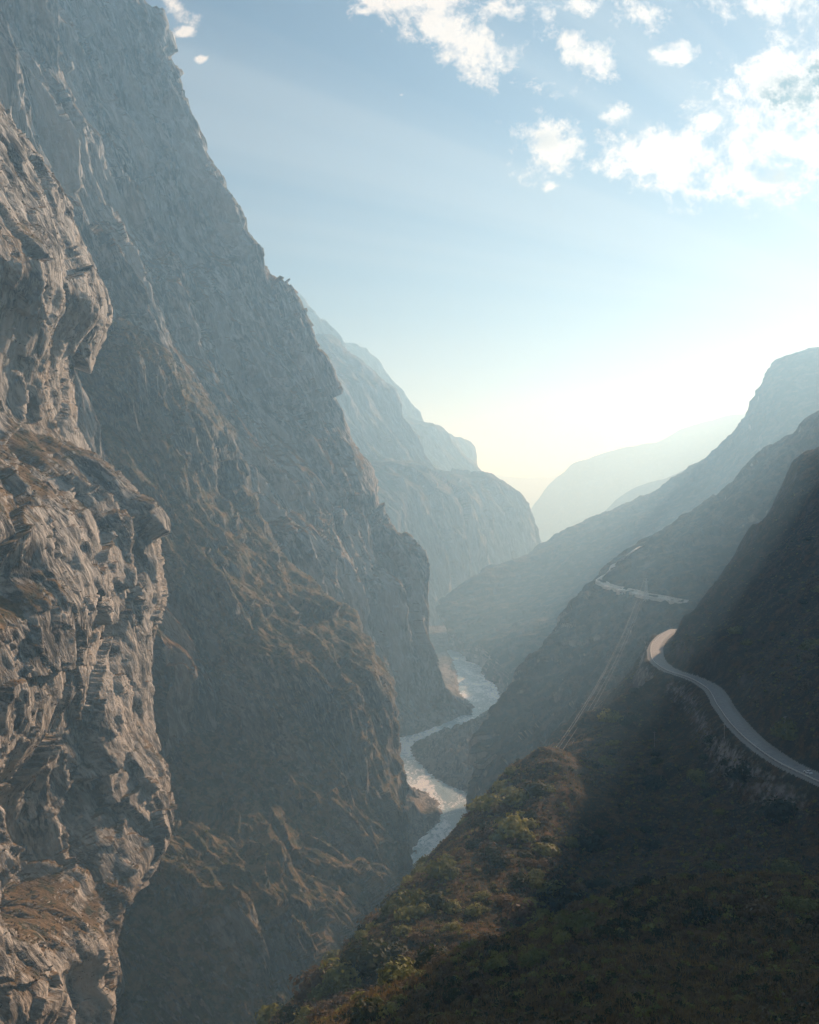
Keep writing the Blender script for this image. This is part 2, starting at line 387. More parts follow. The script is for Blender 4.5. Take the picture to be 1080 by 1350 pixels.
crest = [P(1300, 480, 9500), P(1100, 530, 9600), P(1000, 545, 9700), P(970, 551, 9800), P(930, 556, 9900), P(900, 568, 10000), P(870, 583, 10000), P(832, 594, 10000), P(812, 594, 10000), P(790, 606, 10000), P(775, 606, 10000), P(760, 622, 10000), P(742, 628, 10000), P(725, 647, 10000), P(706, 668, 10000), P(690, 700, 10000)]
base = [P(1300, 720, 8000), P(950, 740, 8200), P(800, 740, 8500), P(690, 735, 8800)]
mountain('far_right_mountain', [crest, [tuple(.5*(np.array(a)+np.array(b))+np.array([0, 0, -60])) for a, b in zip(resample(crest, 8), resample(base, 8))], base], 16, 420, 180, matG, [('r', 22, 1/500, .8, 0, 4), ('w', 24, 1/260, .7, 0, 3), ('f', 8, 1/160, 1, 0, 4)], back=(900, -900))
crest = [P(1200, 520, 6500), P(1000, 585, 6500), P(950, 605, 6500), P(900, 630, 6500), P(860, 643, 6500), P(835, 655, 6500), P(810, 672, 6500), P(780, 700, 6500), P(740, 740, 6500)]
base = [P(1200, 760, 5600), P(900, 760, 5600), P(740, 780, 5700)]
mountain('low_right_mountain', [crest, base], 12, 320, 120, matG, [('r', 25, 1/400, .8, 0, 3), ('f', 8, 1/100, 1, 0, 4)], back=(900, -600))
crest = [P(300, 600, 16000), P(560, 610, 16000), P(620, 622, 16000), P(650, 626, 16000), P(675, 628, 16000), P(700, 632, 16000), P(716, 634, 16000), P(740, 626, 16000), P(800, 620, 16000), P(1000, 600, 16000)]
base = [P(300, 720, 15000), P(1000, 720, 15000)]
mountain('horizon_mountain', [crest, base], 12, 300, 60, matG, [('r', 60, 1/900, .8, 0, 3), ('f', 20, 1/250, 1, 0, 4)], back=(0, -900))

# ------------------------------------------------------------------ near hillside: height field through scattered control points
limb = [P(1080, 582, 960), P(1050, 612, 965), P(1020, 655, 970), P(1008, 685, 968), P(985, 718, 965), P(960, 742, 955), P(932, 772, 945), P(905, 805, 930), P(885, 825, 905), P(870, 846, 880),
        P(858, 876, 800), P(830, 908, 745), P(800, 940, 690), P(780, 963, 645), P(720, 992, 565), P(680, 1030, 515), P(640, 1075, 470), P(590, 1115, 432),
        P(545, 1180, 390), P(480, 1240, 350), P(430, 1290, 322), P(365, 1350, 292), P(280, 1430, 260)]
ctl = list(limb)
for k, (x, y, z) in enumerate(limb):
    if k < 9: ctl.append((x+5, y+70, z-50)); ctl.append((x+10, y+160, z-135))
    else: ctl.append((x-45, y+55, z-62)); ctl.append((x-110, y+130, z-170))
road_px = [(1300, 1130, 355), (1200, 1085, 385), (1130, 1050, 418), (1080, 1027, 440), (1040, 1008, 468), (1005, 985, 500), (975, 958, 545), (955, 932, 600), (935, 905, 665), (912, 893, 715), (890, 886, 745), (872, 876, 775),
           (864, 862, 815), (868, 846, 868), (876, 838, 905), (890, 834, 950)]
ROAD = np.array([P(*p) for p in road_px]); ROAD[:, 2] = np.linspace(-122, -113, len(ROAD))
ROAD[:, 1] = np.array([p[2] for p in road_px]); 
# keep the pixel positions: recompute depth from height
for i, p in enumerate(road_px):
    if p[1] > 845:
        d = ROAD[i, 2]/(CY-p[1])*F; ROAD[i] = ((p[0]-CX)/F*d, d, ROAD[i, 2])
ctl += [tuple(p) for p in ROAD[:-2:2]]
ctl += [P(1080, 940, 475), P(1080, 850, 560), P(1080, 760, 670), P(1080, 670, 800), P(1010, 780, 750), P(1000, 880, 620), P(950, 810, 830), P(905, 850, 820), P(1030, 700, 860), P(1180, 500, 950), P(1350, 190, 930), P(1250, 560, 780), P(1200, 800, 560),
        P(1000, 1040, 470), P(960, 1010, 520), P(1000, 1110, 420), P(900, 1060, 490), P(850, 960, 640), P(860, 1010, 560), P(800, 1010, 570), P(800, 1100, 465),
        P(700, 1100, 445), P(640, 1150, 402), P(600, 1210, 368), P(750, 1180, 395), P(900, 1150, 405), P(1080, 1125, 398), P(1080, 1085, 415), P(520, 1290, 325), P(700, 1010, 545)]
Kc = [P(1300, 1150, 215), P(1180, 1160, 228), P(1080, 1165, 240), P(950, 1171, 250), P(850, 1183, 255), P(740, 1213, 262), P(650, 1246, 255), P(560, 1286, 245), P(430, 1347, 225), P(300, 1440, 200)]
ctl += Kc
ctl += [(x-8, y+48, z-26) for x, y, z in Kc]
ctl += [P(1080, 1350, 140), P(950, 1260, 190), P(800, 1350, 150), P(700, 1350, 165), P(600, 1350, 182), P(500, 1350, 200)]
ctl += [(0, 60, -62), (60, 60, -50), (-70, 60, -100), (0, -80, -50), (120, -80, -10), (-120, -60, -160), (-150, 120, -190), (220, 60, 20), (240, 150, -10), (200, 260, -60),
        (300, 330, -40), (420, 450, 70), (500, 650, 140), (700, 600, 440), (700, 300, 380), (450, 100, 170), (620, -80, 300), (900, 900, 380), (500, 1100, 20), (-150, 400, -330), (-120, 600, -380), (0, 750, -390), (80, 1000, -400), (300, 1080, -170)]
ctl = np.array(ctl, float)
mj = (ctl[:, 1] > 270) & (ctl[:, 1] < 520) & (ctl[:, 0] < 110)
ctl[mj, 2] -= 8
def tps_fit(c, lam=2e-4):
    xy = c[:, :2]/300.0; n = len(c)
    r = np.linalg.norm(xy[:, None]-xy[None], axis=2); K = r**2*np.log(r+1e-9)
    Pm = np.hstack([np.ones((n, 1)), xy]); A_ = np.zeros((n+3, n+3))
    A_[:n, :n] = K+lam*np.eye(n); A_[:n, n:] = Pm; A_[n:, :n] = Pm.T
    s = np.linalg.solve(A_, np.concatenate([c[:, 2], np.zeros(3)]))
    return xy, s
_xy, _s = tps_fit(ctl)
def tps(x, y):
    sh = x.shape; x = x.ravel()/300.0; y = y.ravel()/300.0
    out = _s[-3]+_s[-2]*x+_s[-1]*y
    for (a, b), w in zip(_xy, _s[:-3]):
        r2 = (x-a)**2+(y-b)**2+1e-12
        out = out+w*r2*.5*np.log(r2)
    return out.reshape(sh)
t_ = np.linspace(0, 1, 400); kk = np.concatenate([[0], np.cumsum(np.linalg.norm(np.diff(ROAD[:, :2], axis=0), axis=1))])
ROADF = spl(t_*kk[-1], kk, ROAD)
def road_dist(x, y):
    best = np.full(x.shape, 1e9); zz = np.zeros(x.shape)
    near = (x > 60) & (y > 280) & (y < 1050)
    xs, ys = x[near], y[near]; b = np.full(xs.shape, 1e9); z_ = np.zeros(xs.shape)
    for p in ROADF[::2]:
        d = np.hypot(xs-p[0], ys-p[1]); m = d < b; b[m] = d[m]; z_[m] = p[2]
    best[near] = b; zz[near] = z_
    return best, zz
HALF = 3.7
def near_height(x, y, carve=True):
    z = tps(x, y)
    sh = x.shape
    r = ridged(x/95, y/95, x*0+3.3, 3).reshape(sh); f = fbm(x/26, y/26, x*0+1.1, 4).reshape(sh)
    z = z+(3.2+8*np.clip((y-520)/200, 0, 1))*r+1.5*f+.35*fbm(x/4.5, y/4.5, x*0+7, 2).reshape(sh)
    if carve:
        d, rz = road_dist(x, y)
        t = np.clip((d-HALF-1.5)/14, 0, 1); t = t*t*(3-2*t)
        z = z*t+(rz-.25)*(1-t)
    return z
cols = np.concatenate([np.linspace(-250, 0, 60, endpoint=False), np.linspace(0, 1085, 900, endpoint=False), np.linspace(1085, 1900, 160)])
u = (cols-CX)/F
ds = np.concatenate([np.linspace(-90, 60, 30, endpoint=False), np.exp(np.linspace(np.log(60), np.log(1080), 820))])
# fan shaped grid: columns spread out from a point well behind the camera
DD, UU = np.meshgrid(ds, u, indexing='ij')
XX = UU*(np.maximum(DD, 0)+40+np.clip(60-DD, 0, 200)*1.2)*(1-40/np.maximum(DD+40, 100)*0)
YY = DD
ZZ = near_height(XX, YY)
hv = np.stack([XX, YY, ZZ], -1)
matI = terrain_mat(gravel=True, name='hillside_ground', slope=(.25, .62), vegbias=.12, shrubs=.8, fscale=1.6, grass=(.13, .078, .036), shrub=(.026, .03, .016), rock=(.14, .125, .11), bump=.8)
NM = new_mesh('near_hillside', hv.reshape(-1, 3), grid_faces(*XX.shape))
dd_, rz_ = road_dist(XX, YY)
low_side = np.clip((rz_-ZZ)/10+.2, 0, 1)
gr = np.where(dd_ < 6.5, 1, 0)+np.exp(-np.maximum(dd_-7, 0)/13)*low_side*.95*np.clip((YY-380)/60, 0, 1)
ga = NM.attributes.new('gravel', 'FLOAT', 'POINT'); ga.data.foreach_set('value', np.clip(gr, 0, 1).ravel().astype(np.float32))
near = link('near_hillside', NM, matI, kind='structure')

# ------------------------------------------------------------------ valley floor and river
wat_px = [(541, 1215), (545, 1157), (541, 1128), (553, 1104), (580, 1083), (581, 1067), (572, 1053), (560, 1045), (537, 1037), (500, 1022), (500, 985), (515, 974), (535, 971), (560, 963), (590, 952), (612, 941), (626, 932),
          (606, 915), (602, 890), (597, 870), (588, 858), (598, 854), (612, 864), (628, 872), (642, 886), (655, 905), (660, 920), (648, 934), (630, 946), (608, 958), (580, 970), (548, 978),
          (541, 986), (548, 998), (557, 1009), (572, 1024), (590, 1035), (622, 1047), (640, 1060), (640, 1120), (600, 1180), (560, 1215)]
poly = np.array([(lambda d: ((px-CX)/F*d, d))(-RIVER_Z*F/(py-CY)) for px, py in wat_px])
def poly_sd(x, y):
    d = np.full(x.shape, 1e9); ins = np.zeros(x.shape, bool); n = len(poly)
    for i in range(n):
        ax, ay = poly[i]; bx, by = poly[(i+1) % n]
        ex, ey = bx-ax, by-ay; t = np.clip(((x-ax)*ex+(y-ay)*ey)/(ex*ex+ey*ey), 0, 1)
        d = np.minimum(d, np.hypot(x-ax-t*ex, y-ay-t*ey))
        c = ((ay > y) != (by > y)) & (x < (bx-ax)*(y-ay)/(by-ay+1e-12)+ax); ins ^= c
    return np.where(ins, -d, d)
gx = np.linspace(-400, 500, 420); gy = np.linspace(780, 3400, 900)
X2, Y2 = np.meshgrid(gx, gy)
sd = poly_sd(X2, Y2)
n_ = fbm(X2/22, Y2/22, X2*0, 4).reshape(X2.shape); r_ = ridged(X2/40, Y2/40, X2*0+4, 4).reshape(X2.shape)
sd2 = sd+n_*5
bar = np.clip((sd2-4)/30, 0, 1)
hgt = np.where(sd2 > 0, 1.2*np.minimum(sd2, 6)/2+np.clip(sd2-4, 0, 400)*.42*bar+bar*(r_*5), sd2*.5)
cap = 7+60*np.exp(-(((X2-95)/130)**2+((Y2-1640)/330)**2))+7*np.exp(-(((X2-30)/60)**2+((Y2-1330)/90)**2))
hgt = np.clip(hgt, -4, None); hgt = np.where(hgt > cap*.7, cap*.7+(1-np.exp(-(hgt-cap*.7)/(cap*.3)))*cap*.3, hgt)+np.where(sd2 > 2, r_*3*bar, 0)+np.where((sd2 > -7) & (sd2 < 14), np.clip(perlin(X2/5, Y2/5, X2*0+2).reshape(X2.shape)-.25, 0, 1)*7, 0)
Z2 = RIVER_Z+hgt
matR = terrain_mat('river_bank_rock', slope=(.86, 1.05), vegbias=-.05, shrubs=.5, fscale=.8, rock=(.24, .23, .21), rock2=(.08, .08, .08), grass=(.13, .12, .09))
link('river_bank', new_mesh('river_bank', np.stack([X2, Y2, Z2], -1).reshape(-1, 3), grid_faces(*X2.shape)), matR, kind='structure')

# ground under everything, out to the horizon
gx = np.linspace(-9000, 9000, 60); gy = np.linspace(-600, 18500, 60)
X3, Y3 = np.meshgrid(gx, gy)
link('ground', new_mesh('ground', np.stack([X3, Y3, X3*0-415], -1).reshape(-1, 3), grid_faces(60, 60)), matG, kind='structure')

m, nt = nodes('river_water')
geo = N(nt, 'ShaderNodeNewGeometry')
mp = N(nt, 'ShaderNodeMapping'); mp.inputs['Scale'].default_value = (1.0, .45, 1); L(nt, geo.outputs['Position'], mp.inputs[0])
w1 = noise(nt, mp.outputs[0], .12, 7, .72, 1.2); w2 = noise(nt, mp.outputs[0], .5, 4, .6)
w3 = noise(nt, mp.outputs[0], .018, 3, .5, .6)
foam = smooth(nt, mth(nt, 'ADD', w1, mth(nt, 'MULTIPLY', mth(nt, 'SUBTRACT', w3, .5), .7)), .46, .60)
c = mixc(nt, foam, (.27, .41, .47), (.84, .89, .92))
b = N(nt, 'ShaderNodeBsdfPrincipled'); L(nt, c, b.inputs['Base Color']); L(nt, ramp(nt, foam, [(0, .3), (1, .6)]), b.inputs['Roughness'])
bp = N(nt, 'ShaderNodeBump'); bp.inputs['Strength'].default_value = 1; bp.inputs['Distance'].default_value = 1.6
L(nt, mth(nt, 'ADD', w1, mth(nt, 'MULTIPLY', w2, .25)), bp.inputs['Height']); L(nt, bp.outputs[0], b.inputs['Normal'])
o = N(nt, 'ShaderNodeOutputMaterial'); L(nt, b.outputs[0], o.inputs[0])
gx = np.linspace(-300, 500, 40); gy = np.linspace(700, 3400, 60); X4, Y4 = np.meshgrid(gx, gy)
link('river', new_mesh('river', np.stack([X4, Y4, X4*0+RIVER_Z], -1).reshape(-1, 3), grid_faces(*X4.shape)), m, kind='structure')


# ------------------------------------------------------------------ roads
ZC = Vector((0, 0, 1))
def ribbon(pts, offs, z=0.0):     # cross-section offs = [(side, up)...] swept along pts
    pts = np.asarray(pts, float); t = np.gradient(pts, axis=0); t[:, 2] = 0; t /= np.linalg.norm(t, axis=1)[:, None]
    s = np.stack([t[:, 1], -t[:, 0], t[:, 0]*0], 1)
    g = np.stack([pts+s*a+np.array([0, 0, b+z]) for a, b in offs], 1)
    return g
def ribbon_obj(name, pts, offs, mat, parent=None, z=0.0, **pr):
    g = ribbon(pts, offs, z); return link(name, new_mesh(name, g.reshape(-1, 3), grid_faces(g.shape[0], g.shape[1]), False), mat, parent, **pr)
matRoad = flat_mat('worn_concrete_road', (.27, .265, .255), .8, 0, .35, .5)
matPale = flat_mat('pale_wall', (.72, .70, .66), .8, 0, .15, .8)
matCut = flat_mat('pale_cut_rock', (.62, .59, .53), .9, 0, .35, .15)
ribbon_obj('road', ROADF, [(-HALF, -1.2), (-HALF, 0), (-1.5, .10), (1.5, .10), (HALF, 0), (HALF, -1.2)], matRoad, z=.12, kind='structure')
matLine = flat_mat('white_road_paint', (.7, .7, .68), .7)
ribbon_obj('road_markings', ROADF, [(-HALF+.5, .018+.01), (-HALF+.75, .022+.01)], matLine, z=.12, kind='structure')
# which side is the valley side (towards -x)?
sgn = -1 if ribbon(ROADF[:3], [(1, 0)])[1, 0, 0] > ROADF[1, 0] else 1
VS = sgn
kerbwall = bpy.data.objects.new('crash_barrier', None); COL.objects.link(kerbwall); kerbwall.location = ROADF[120]
kerbwall['label'] = 'long pale crash barrier curving along the valley edge of the near road'; kerbwall['category'] = 'barrier'
def child(o, par):
    o.parent = par; o.matrix_parent_inverse = par.matrix_basis.inverted_safe() if False else o.matrix_parent_inverse
    return o
def local(g, base): return np.asarray(g, float)-np.asarray(base, float)
bl = ROADF[10:340]
e = VS*(HALF-.1)
g = local(ribbon(bl, [(e-.12, .45), (e-.12, .85), (e+.12, .85), (e+.12, .45), (e-.12, .45)], .1), ROADF[120])
link('rail', new_mesh('rail', g.reshape(-1, 3), grid_faces(g.shape[0], 5), False), matPale, kerbwall)
pm = []
vs0 = np.array([(x, y, z) for z in (-.3, .8) for y in (-.12, .12) for x in (-.12, .12)]); BF = [(0, 2, 3, 1), (4, 5, 7, 6), (0, 1, 5, 4), (2, 6, 7, 3), (0, 4, 6, 2), (1, 3, 7, 5)]
def box_mesh(name, boxes):       # boxes: (cx, cy, cz, sx, sy, sz, taper)
    V_, F_ = [], []
    for b_ in boxes:
        cx, cy_, cz, sx, sy, sz = b_[:6]; tp = b_[6] if len(b_) > 6 else 1.0
        k = len(V_)
        for z in (-1, 1):
            q = tp if z > 0 else 1
            for y in (-1, 1):
                for x in (-1, 1): V_.append((cx+x*sx/2*q, cy_+y*sy/2*q, cz+z*sz/2))
        F_ += [tuple(k+i for i in f) for f in BF]
    return new_mesh(name, V_, F_, False)
postme = box_mesh('post', [(0, 0, .25, .22, .22, .7)])
pp = ribbon(bl[::4], [(e, .1)])[:, 0]
for q in pp:
    o = link('post', postme, matPale, kerbwall); o.location = Vector(q-ROADF[120])
# the road further down the valley, benched into the spur
def bvh_of(name, step=1):
    v = GRIDS[name][::step, ::step]; f = grid_faces(v.shape[0], v.shape[1])
    return BVHTree.FromPolygons(v.reshape(-1, 3).tolist(), f.tolist())
HB = bvh_of('road_spur', 2)
NBH = BVHTree.FromPolygons(hv[::2, ::2].reshape(-1, 3).tolist(), grid_faces(*hv[::2, ::2].shape[:2]).tolist())
def cast(bv, px, py):
    d = Vector(((px-CX)/F, 1, (CY-py)/F)).normalized(); h = bv.ray_cast(Vector((0, 0, 0)), d)
    return np.array(h[0]) if h[0] is not None else None
def path_on(bv, pix, n):
    pts = [cast(bv, *p) for p in pix]; pts = np.array([p for p in pts if p is not None])
    k = np.concatenate([[0], np.cumsum(np.linalg.norm(np.diff(pts, axis=0), axis=1))])
    v = spl(np.linspace(0, k[-1], n), k, pts)
    z = v[:, 2]; zs = np.convolve(np.pad(z, 12, 'edge'), np.ones(25)/25, 'valid'); v[:, 2] = np.maximum(zs, z)
    return v
def bench(name, pix, n, up, mat, **pr):
    v = path_on(HB, pix, n)
    # the uphill side is away from the camera / to the right
    t = np.gradient(v, axis=0)[n//2]; s = (t[1], -t[0]); us = 1 if s[0]*.8+s[1]*.6 > 0 else -1
    return ribbon_obj(name, v, [(-us*5, -4.5), (-us*4, 0), (us*3, .3), (us*4.5, up*.6), (us*6, up)], mat, z=2.4, **pr)
bench('spur_road', [(903, 797), (890, 795), (870, 791), (850, 787), (835, 783), (820, 780), (806, 776), (795, 772), (789, 768), (794, 763), (804, 755), (812, 746), (824, 737), (836, 728), (846, 722)], 220, 3.6, matCut, kind='structure')
0 and bench('upper_track', [(915, 742), (916, 752), (912, 762), (908, 770)], 30, 1.5, matCut, kind='structure')

# ---- small buildings, pylons, poles, car
def emp(name, loc, label, cat, group=None, rz=0):
    o = bpy.data.objects.new(name, None); COL.objects.link(o); o.location = loc; o.rotation_euler = (0, 0, rz)
    o['label'] = label; o['category'] = cat
    if group: o['group'] = group
    return o
matWhite = flat_mat('white_plaster', (.78, .76, .72), .8, 0, .1, .5); matRoof = flat_mat('grey_roof', (.30, .30, .31), .7); matDark = flat_mat('dark_glass', (.03, .035, .04), .2, 0, .1)
hp = cast(HB, 818, 783)
if hp is not None:
    t = emp('hut', hp+np.array([0, -2, -1.5]), 'small white boxy hut beside the road on the hazy spur', 'hut', rz=.5)
    link('wall', box_mesh('wall', [(0, 0, 4, 11, 7, 8)]), matWhite, t)
    r = link('roof', box_mesh('roof', [(0, 0, 8.3, 12, 8, .6, .96)]), matWhite, t)
    link('door', box_mesh('door', [(2.5, -3.52, 1.9, 1.4, .12, 2.6)]), matDark, t)
    for xx in (-3.2, -.4): link('window', box_mesh('window', [(xx, -3.53, 3.6, 1.5, .12, 1.4)]), matDark, t)
matSteel = flat_mat('galvanised_steel', (.55, .56, .56), .5, .3, .1)
def bar_mesh(name, bars, r=.12):
    V_, F_ = [], []
    for a, b_ in bars:
        a = Vector(a); b_ = Vector(b_); d = (b_-a).normalized(); u_ = d.orthogonal().normalized(); w_ = d.cross(u_)
        k = len(V_)
        for p in (a, b_):
            for c_ in (u_, w_, -u_, -w_): V_.append(tuple(p+c_*r))
        F_ += [(k+i, k+(i+1) % 4, k+4+(i+1) % 4, k+4+i) for i in range(4)]+[(k, k+3, k+2, k+1), (k+4, k+5, k+6, k+7)]
    return new_mesh(name, V_, F_, False)
def pylon(loc, Hh, label, rz):
    t = emp('pylon', loc, label, 'pylon', rz=rz)
    bars = []; n = 7; lv = [Hh*i/n for i in range(n+1)]; wd = lambda z: 2.6*(1-z/Hh)**1.2+.45
    for i in range(n):
        z0_, z1_ = lv[i], lv[i+1]; a, b_ = wd(z0_), wd(z1_)
        c0 = [(-a, -a, z0_), (a, -a, z0_), (a, a, z0_), (-a, a, z0_)]; c1 = [(-b_, -b_, z1_), (b_, -b_, z1_), (b_, b_, z1_), (-b_, b_, z1_)]
        for j in range(4):
            bars += [(c0[j], c1[j]), (c0[j], c1[(j+1) % 4]), (c0[(j+1) % 4], c1[j]), (c1[j], c1[(j+1) % 4])]
    link('lattice_mast', bar_mesh('lattice_mast', bars, .14), matSteel, t)
    for z, l in ((Hh*.98, 2.7), (Hh*.86, 3.5)):
        link('crossarm', bar_mesh('crossarm', [((-l, 0, z), (l, 0, z)), ((-l, 0, z), (0, 0, z-1.6)), ((l, 0, z), (0, 0, z-1.6))], .13), matSteel, t)
    return t
h1 = cast(HB, 852, 792)
pyA = pylon(h1+np.array([0, 0, -1]), 33, 'slim lattice pylon standing on the hazy road spur at the top of the cables', .4)
topA = h1+np.array([0, 0, 32])
topB = np.array(P(724, 1006, 600)); gB = float(near_height(np.array([topB[0]]), np.array([topB[1]]))[0])
pyB = pylon((topB[0], topB[1], min(gB-1, topB[2]-14)), topB[2]-min(gB-1, topB[2]-14), 'lattice pylon just behind the sunlit crest at the low end of the cables', .4)
matCable = flat_mat('aluminium_cable', (.3, .3, .3), .7, 0, .05)
side = np.cross((topB-topA)/np.linalg.norm(topB-topA), (0, 0, 1)); side /= np.linalg.norm(side)
for k, (oa, dz, nm) in enumerate([(-2.6, 0, 'upper left'), (2.6, 0, 'upper right'), (-3.4, -4, 'lower left'), (3.4, -4, 'lower right')]):
    a = topA+side*oa+np.array([0, 0, dz]); b_ = topB+side*oa+np.array([0, 0, dz]); base = (a+b_)/2
    tt = np.linspace(0, 1, 60)[:, None]; pts = a+(b_-a)*tt; pts[:, 2] -= (4*18*tt*(1-tt))[:, 0]; pts = pts-base
    dr = np.gradient(pts, axis=0); dr /= np.linalg.norm(dr, axis=1)[:, None]; sx_ = np.cross(dr, (0, 0, 1)); sx_ /= np.linalg.norm(sx_, axis=1)[:, None]; ux_ = np.cross(sx_, dr)
    g = np.stack([pts+sx_*.07*math.cos(q)+ux_*.07*math.sin(q) for q in np.linspace(0, 2*math.pi, 6)], 1)
    o = link('power_cable', new_mesh('power_cable', g.reshape(-1, 3), grid_faces(60, 6)), matCable); o.location = base
    o['label'] = nm+' cable of the four power lines strung down from the spur pylon'; o['category'] = 'cable'; o['group'] = 'power lines across the side valley'
matWood = flat_mat('grey_pole', (.45, .43, .40), .8)
def upole(px, py, Hh, label):
    h = cast(NBH, px, py)
    if h is None: return
    t = emp('utility_pole', h+np.array([0, 0, -.5]), label, 'pole', 'utility poles on the near hillside', rz=.6)
    link('pole', bar_mesh('pole', [((0, 0, 0), (0, 0, Hh))], .16), matWood, t)
    link('crossarm', bar_mesh('crossarm', [((-1.1, 0, Hh-.6), (1.1, 0, Hh-.6))], .09), matWood, t)
    for xx in (-1, 0, 1): link('insulator', bar_mesh('insulator', [((xx, 0, Hh-.55), (xx, 0, Hh-.2))], .1), matSteel, t)
upole(863, 985, 10, 'thin grey utility pole alone on the dark slope left of the road bend')
upole(1035, 966, 9, 'thin grey utility pole on the shaded slope above the road')
upole(955, 974, 9, 'thin grey utility pole at the outer edge of the road beside the barrier')
upole(820, 690, 9, 'x') if False else None
# car on the road
i0 = int(np.argmin(np.abs((ROADF[:, 0]/ROADF[:, 1]*F+CX)-1066)))
cp = ROADF[i0]; td = ROADF[i0+3]-ROADF[i0-3]; 
car = emp('parked_car', (cp[0], cp[1], cp[2]+.24), 'small white car on the road near the right edge', 'car', rz=math.atan2(td[1], td[0]))
matCar = flat_mat('white_car_paint', (.8, .8, .8), .3, 0, .02); matTyre = flat_mat('black_rubber', (.03, .03, .03), .8)
link('body', box_mesh('body', [(0, 0, .62, 4.3, 1.8, .62, .97), (-.2, 0, 1.15, 2.5, 1.65, .52, .82)]), matCar, car)
link('windows', box_mesh('windows', [(-.2, 0, 1.14, 2.56, 1.56, .34, .86), (-.2, 0, 1.14, 2.1, 1.70, .34, .86)]), matDark, car).name = 'window'
def cyl(name, r, w_, n=14):
    V_ = [(r*math.cos(a), y, r*math.sin(a)) for y in (-w_/2, w_/2) for a in [2*math.pi*i/n for i in range(n)]]
    import bmesh
    bm = bmesh.new(); q = [bm.verts.new(v) for v in V_]
    for i in range(n): bm.faces.new((q[i], q[(i+1) % n], q[n+(i+1) % n], q[n+i]))
    bm.faces.new(q[:n][::-1]); bm.faces.new(q[n:]); me = bpy.data.meshes.new(name); bm.to_mesh(me); bm.free(); return me
wm = cyl('wheel', .33, .22)
for xx in (-1.35, 1.35):
    for yy_ in (-.82, .82):
        o = link('wheel', wm, matTyre, car); o.location = (xx, yy_, .33)
for yy_ in (-.62, .62): link('headlight', box_mesh('headlight', [(2.14, yy_, .66, .08, .34, .16)]), matSteel, car)


# ------------------------------------------------------------------ plants
def leaf_cloud(r, nleaf, size, lobes, seed, flat=.75):
    R_ = np.random.default_rng(seed)
    c = R_.normal(size=(lobes, 3)); c /= np.linalg.norm(c, axis=1)[:, None]; c *= R_.uniform(.25, .62, (lobes, 1)); c[:, 2] = np.abs(c[:, 2])*.8+.1
    c[0] = (0, 0, .35); rad = R_.uniform(.38, .62, lobes)
    k = R_.integers(0, lobes, nleaf); d = R_.normal(size=(nleaf, 3)); d /= np.linalg.norm(d, axis=1)[:, None]
    p = c[k]+d*rad[k][:, None]*R_.uniform(.72, 1.08, (nleaf, 1)); p[:, 2] *= flat; p *= r
    p[:, 2] = np.maximum(p[:, 2], R_.uniform(0, .15, nleaf)*r)
    n = d+R_.normal(size=(nleaf, 3))*.3; n /= np.linalg.norm(n, axis=1)[:, None]
    a = np.cross(n, R_.normal(size=(nleaf, 3))); a /= np.linalg.norm(a, axis=1)[:, None]; b_ = np.cross(n, a)
    s = size*R_.uniform(.6, 1.3, (nleaf, 1))
    v = np.stack([p-a*s, p-b_*s*.6, p+a*s, p+b_*s*.6], 1)
    return v.reshape(-1, 3)
def quads(n): return np.arange(n*4).reshape(n, 4)
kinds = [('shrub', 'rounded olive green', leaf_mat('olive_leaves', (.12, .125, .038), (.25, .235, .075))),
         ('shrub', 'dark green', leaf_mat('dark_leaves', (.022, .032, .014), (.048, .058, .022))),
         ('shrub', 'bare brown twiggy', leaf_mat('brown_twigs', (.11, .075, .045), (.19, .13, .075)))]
protos = []
for k, (nm, desc, mt) in enumerate(kinds):
    for j in range(4):
        me = new_mesh('shrub', leaf_cloud(1.0, 620 if k < 2 else 420, .105, 9, 50+k*10+j, .8), quads(620 if k < 2 else 420), False); me.materials.append(mt); protos.append((k, me))
# candidate spots on the near hillside
n = 80000
pxs = rng.uniform(-60, 1150, n); dsd = np.exp(rng.uniform(np.log(120), np.log(900), n))
xs = (pxs-CX)/F*dsd; zs = near_height(xs, dsd); pys = CY-zs/dsd*F
rd, _z = road_dist(xs, dsd)
clump = fbm(xs/38, dsd/38, xs*0+5, 3)
ok = (rd > 12) & (pys < 1400) & (pys > 500)
idx = np.where(ok)[0]
vis = []
for i in idx:
    p = Vector((xs[i], dsd[i], zs[i]+2.0)); d = p.normalized(); h = NBH.ray_cast(Vector((0, 0, 0)), d)
    vis.append(h[0] is None or h[0].length > p.length-6)
idx = idx[np.array(vis)]
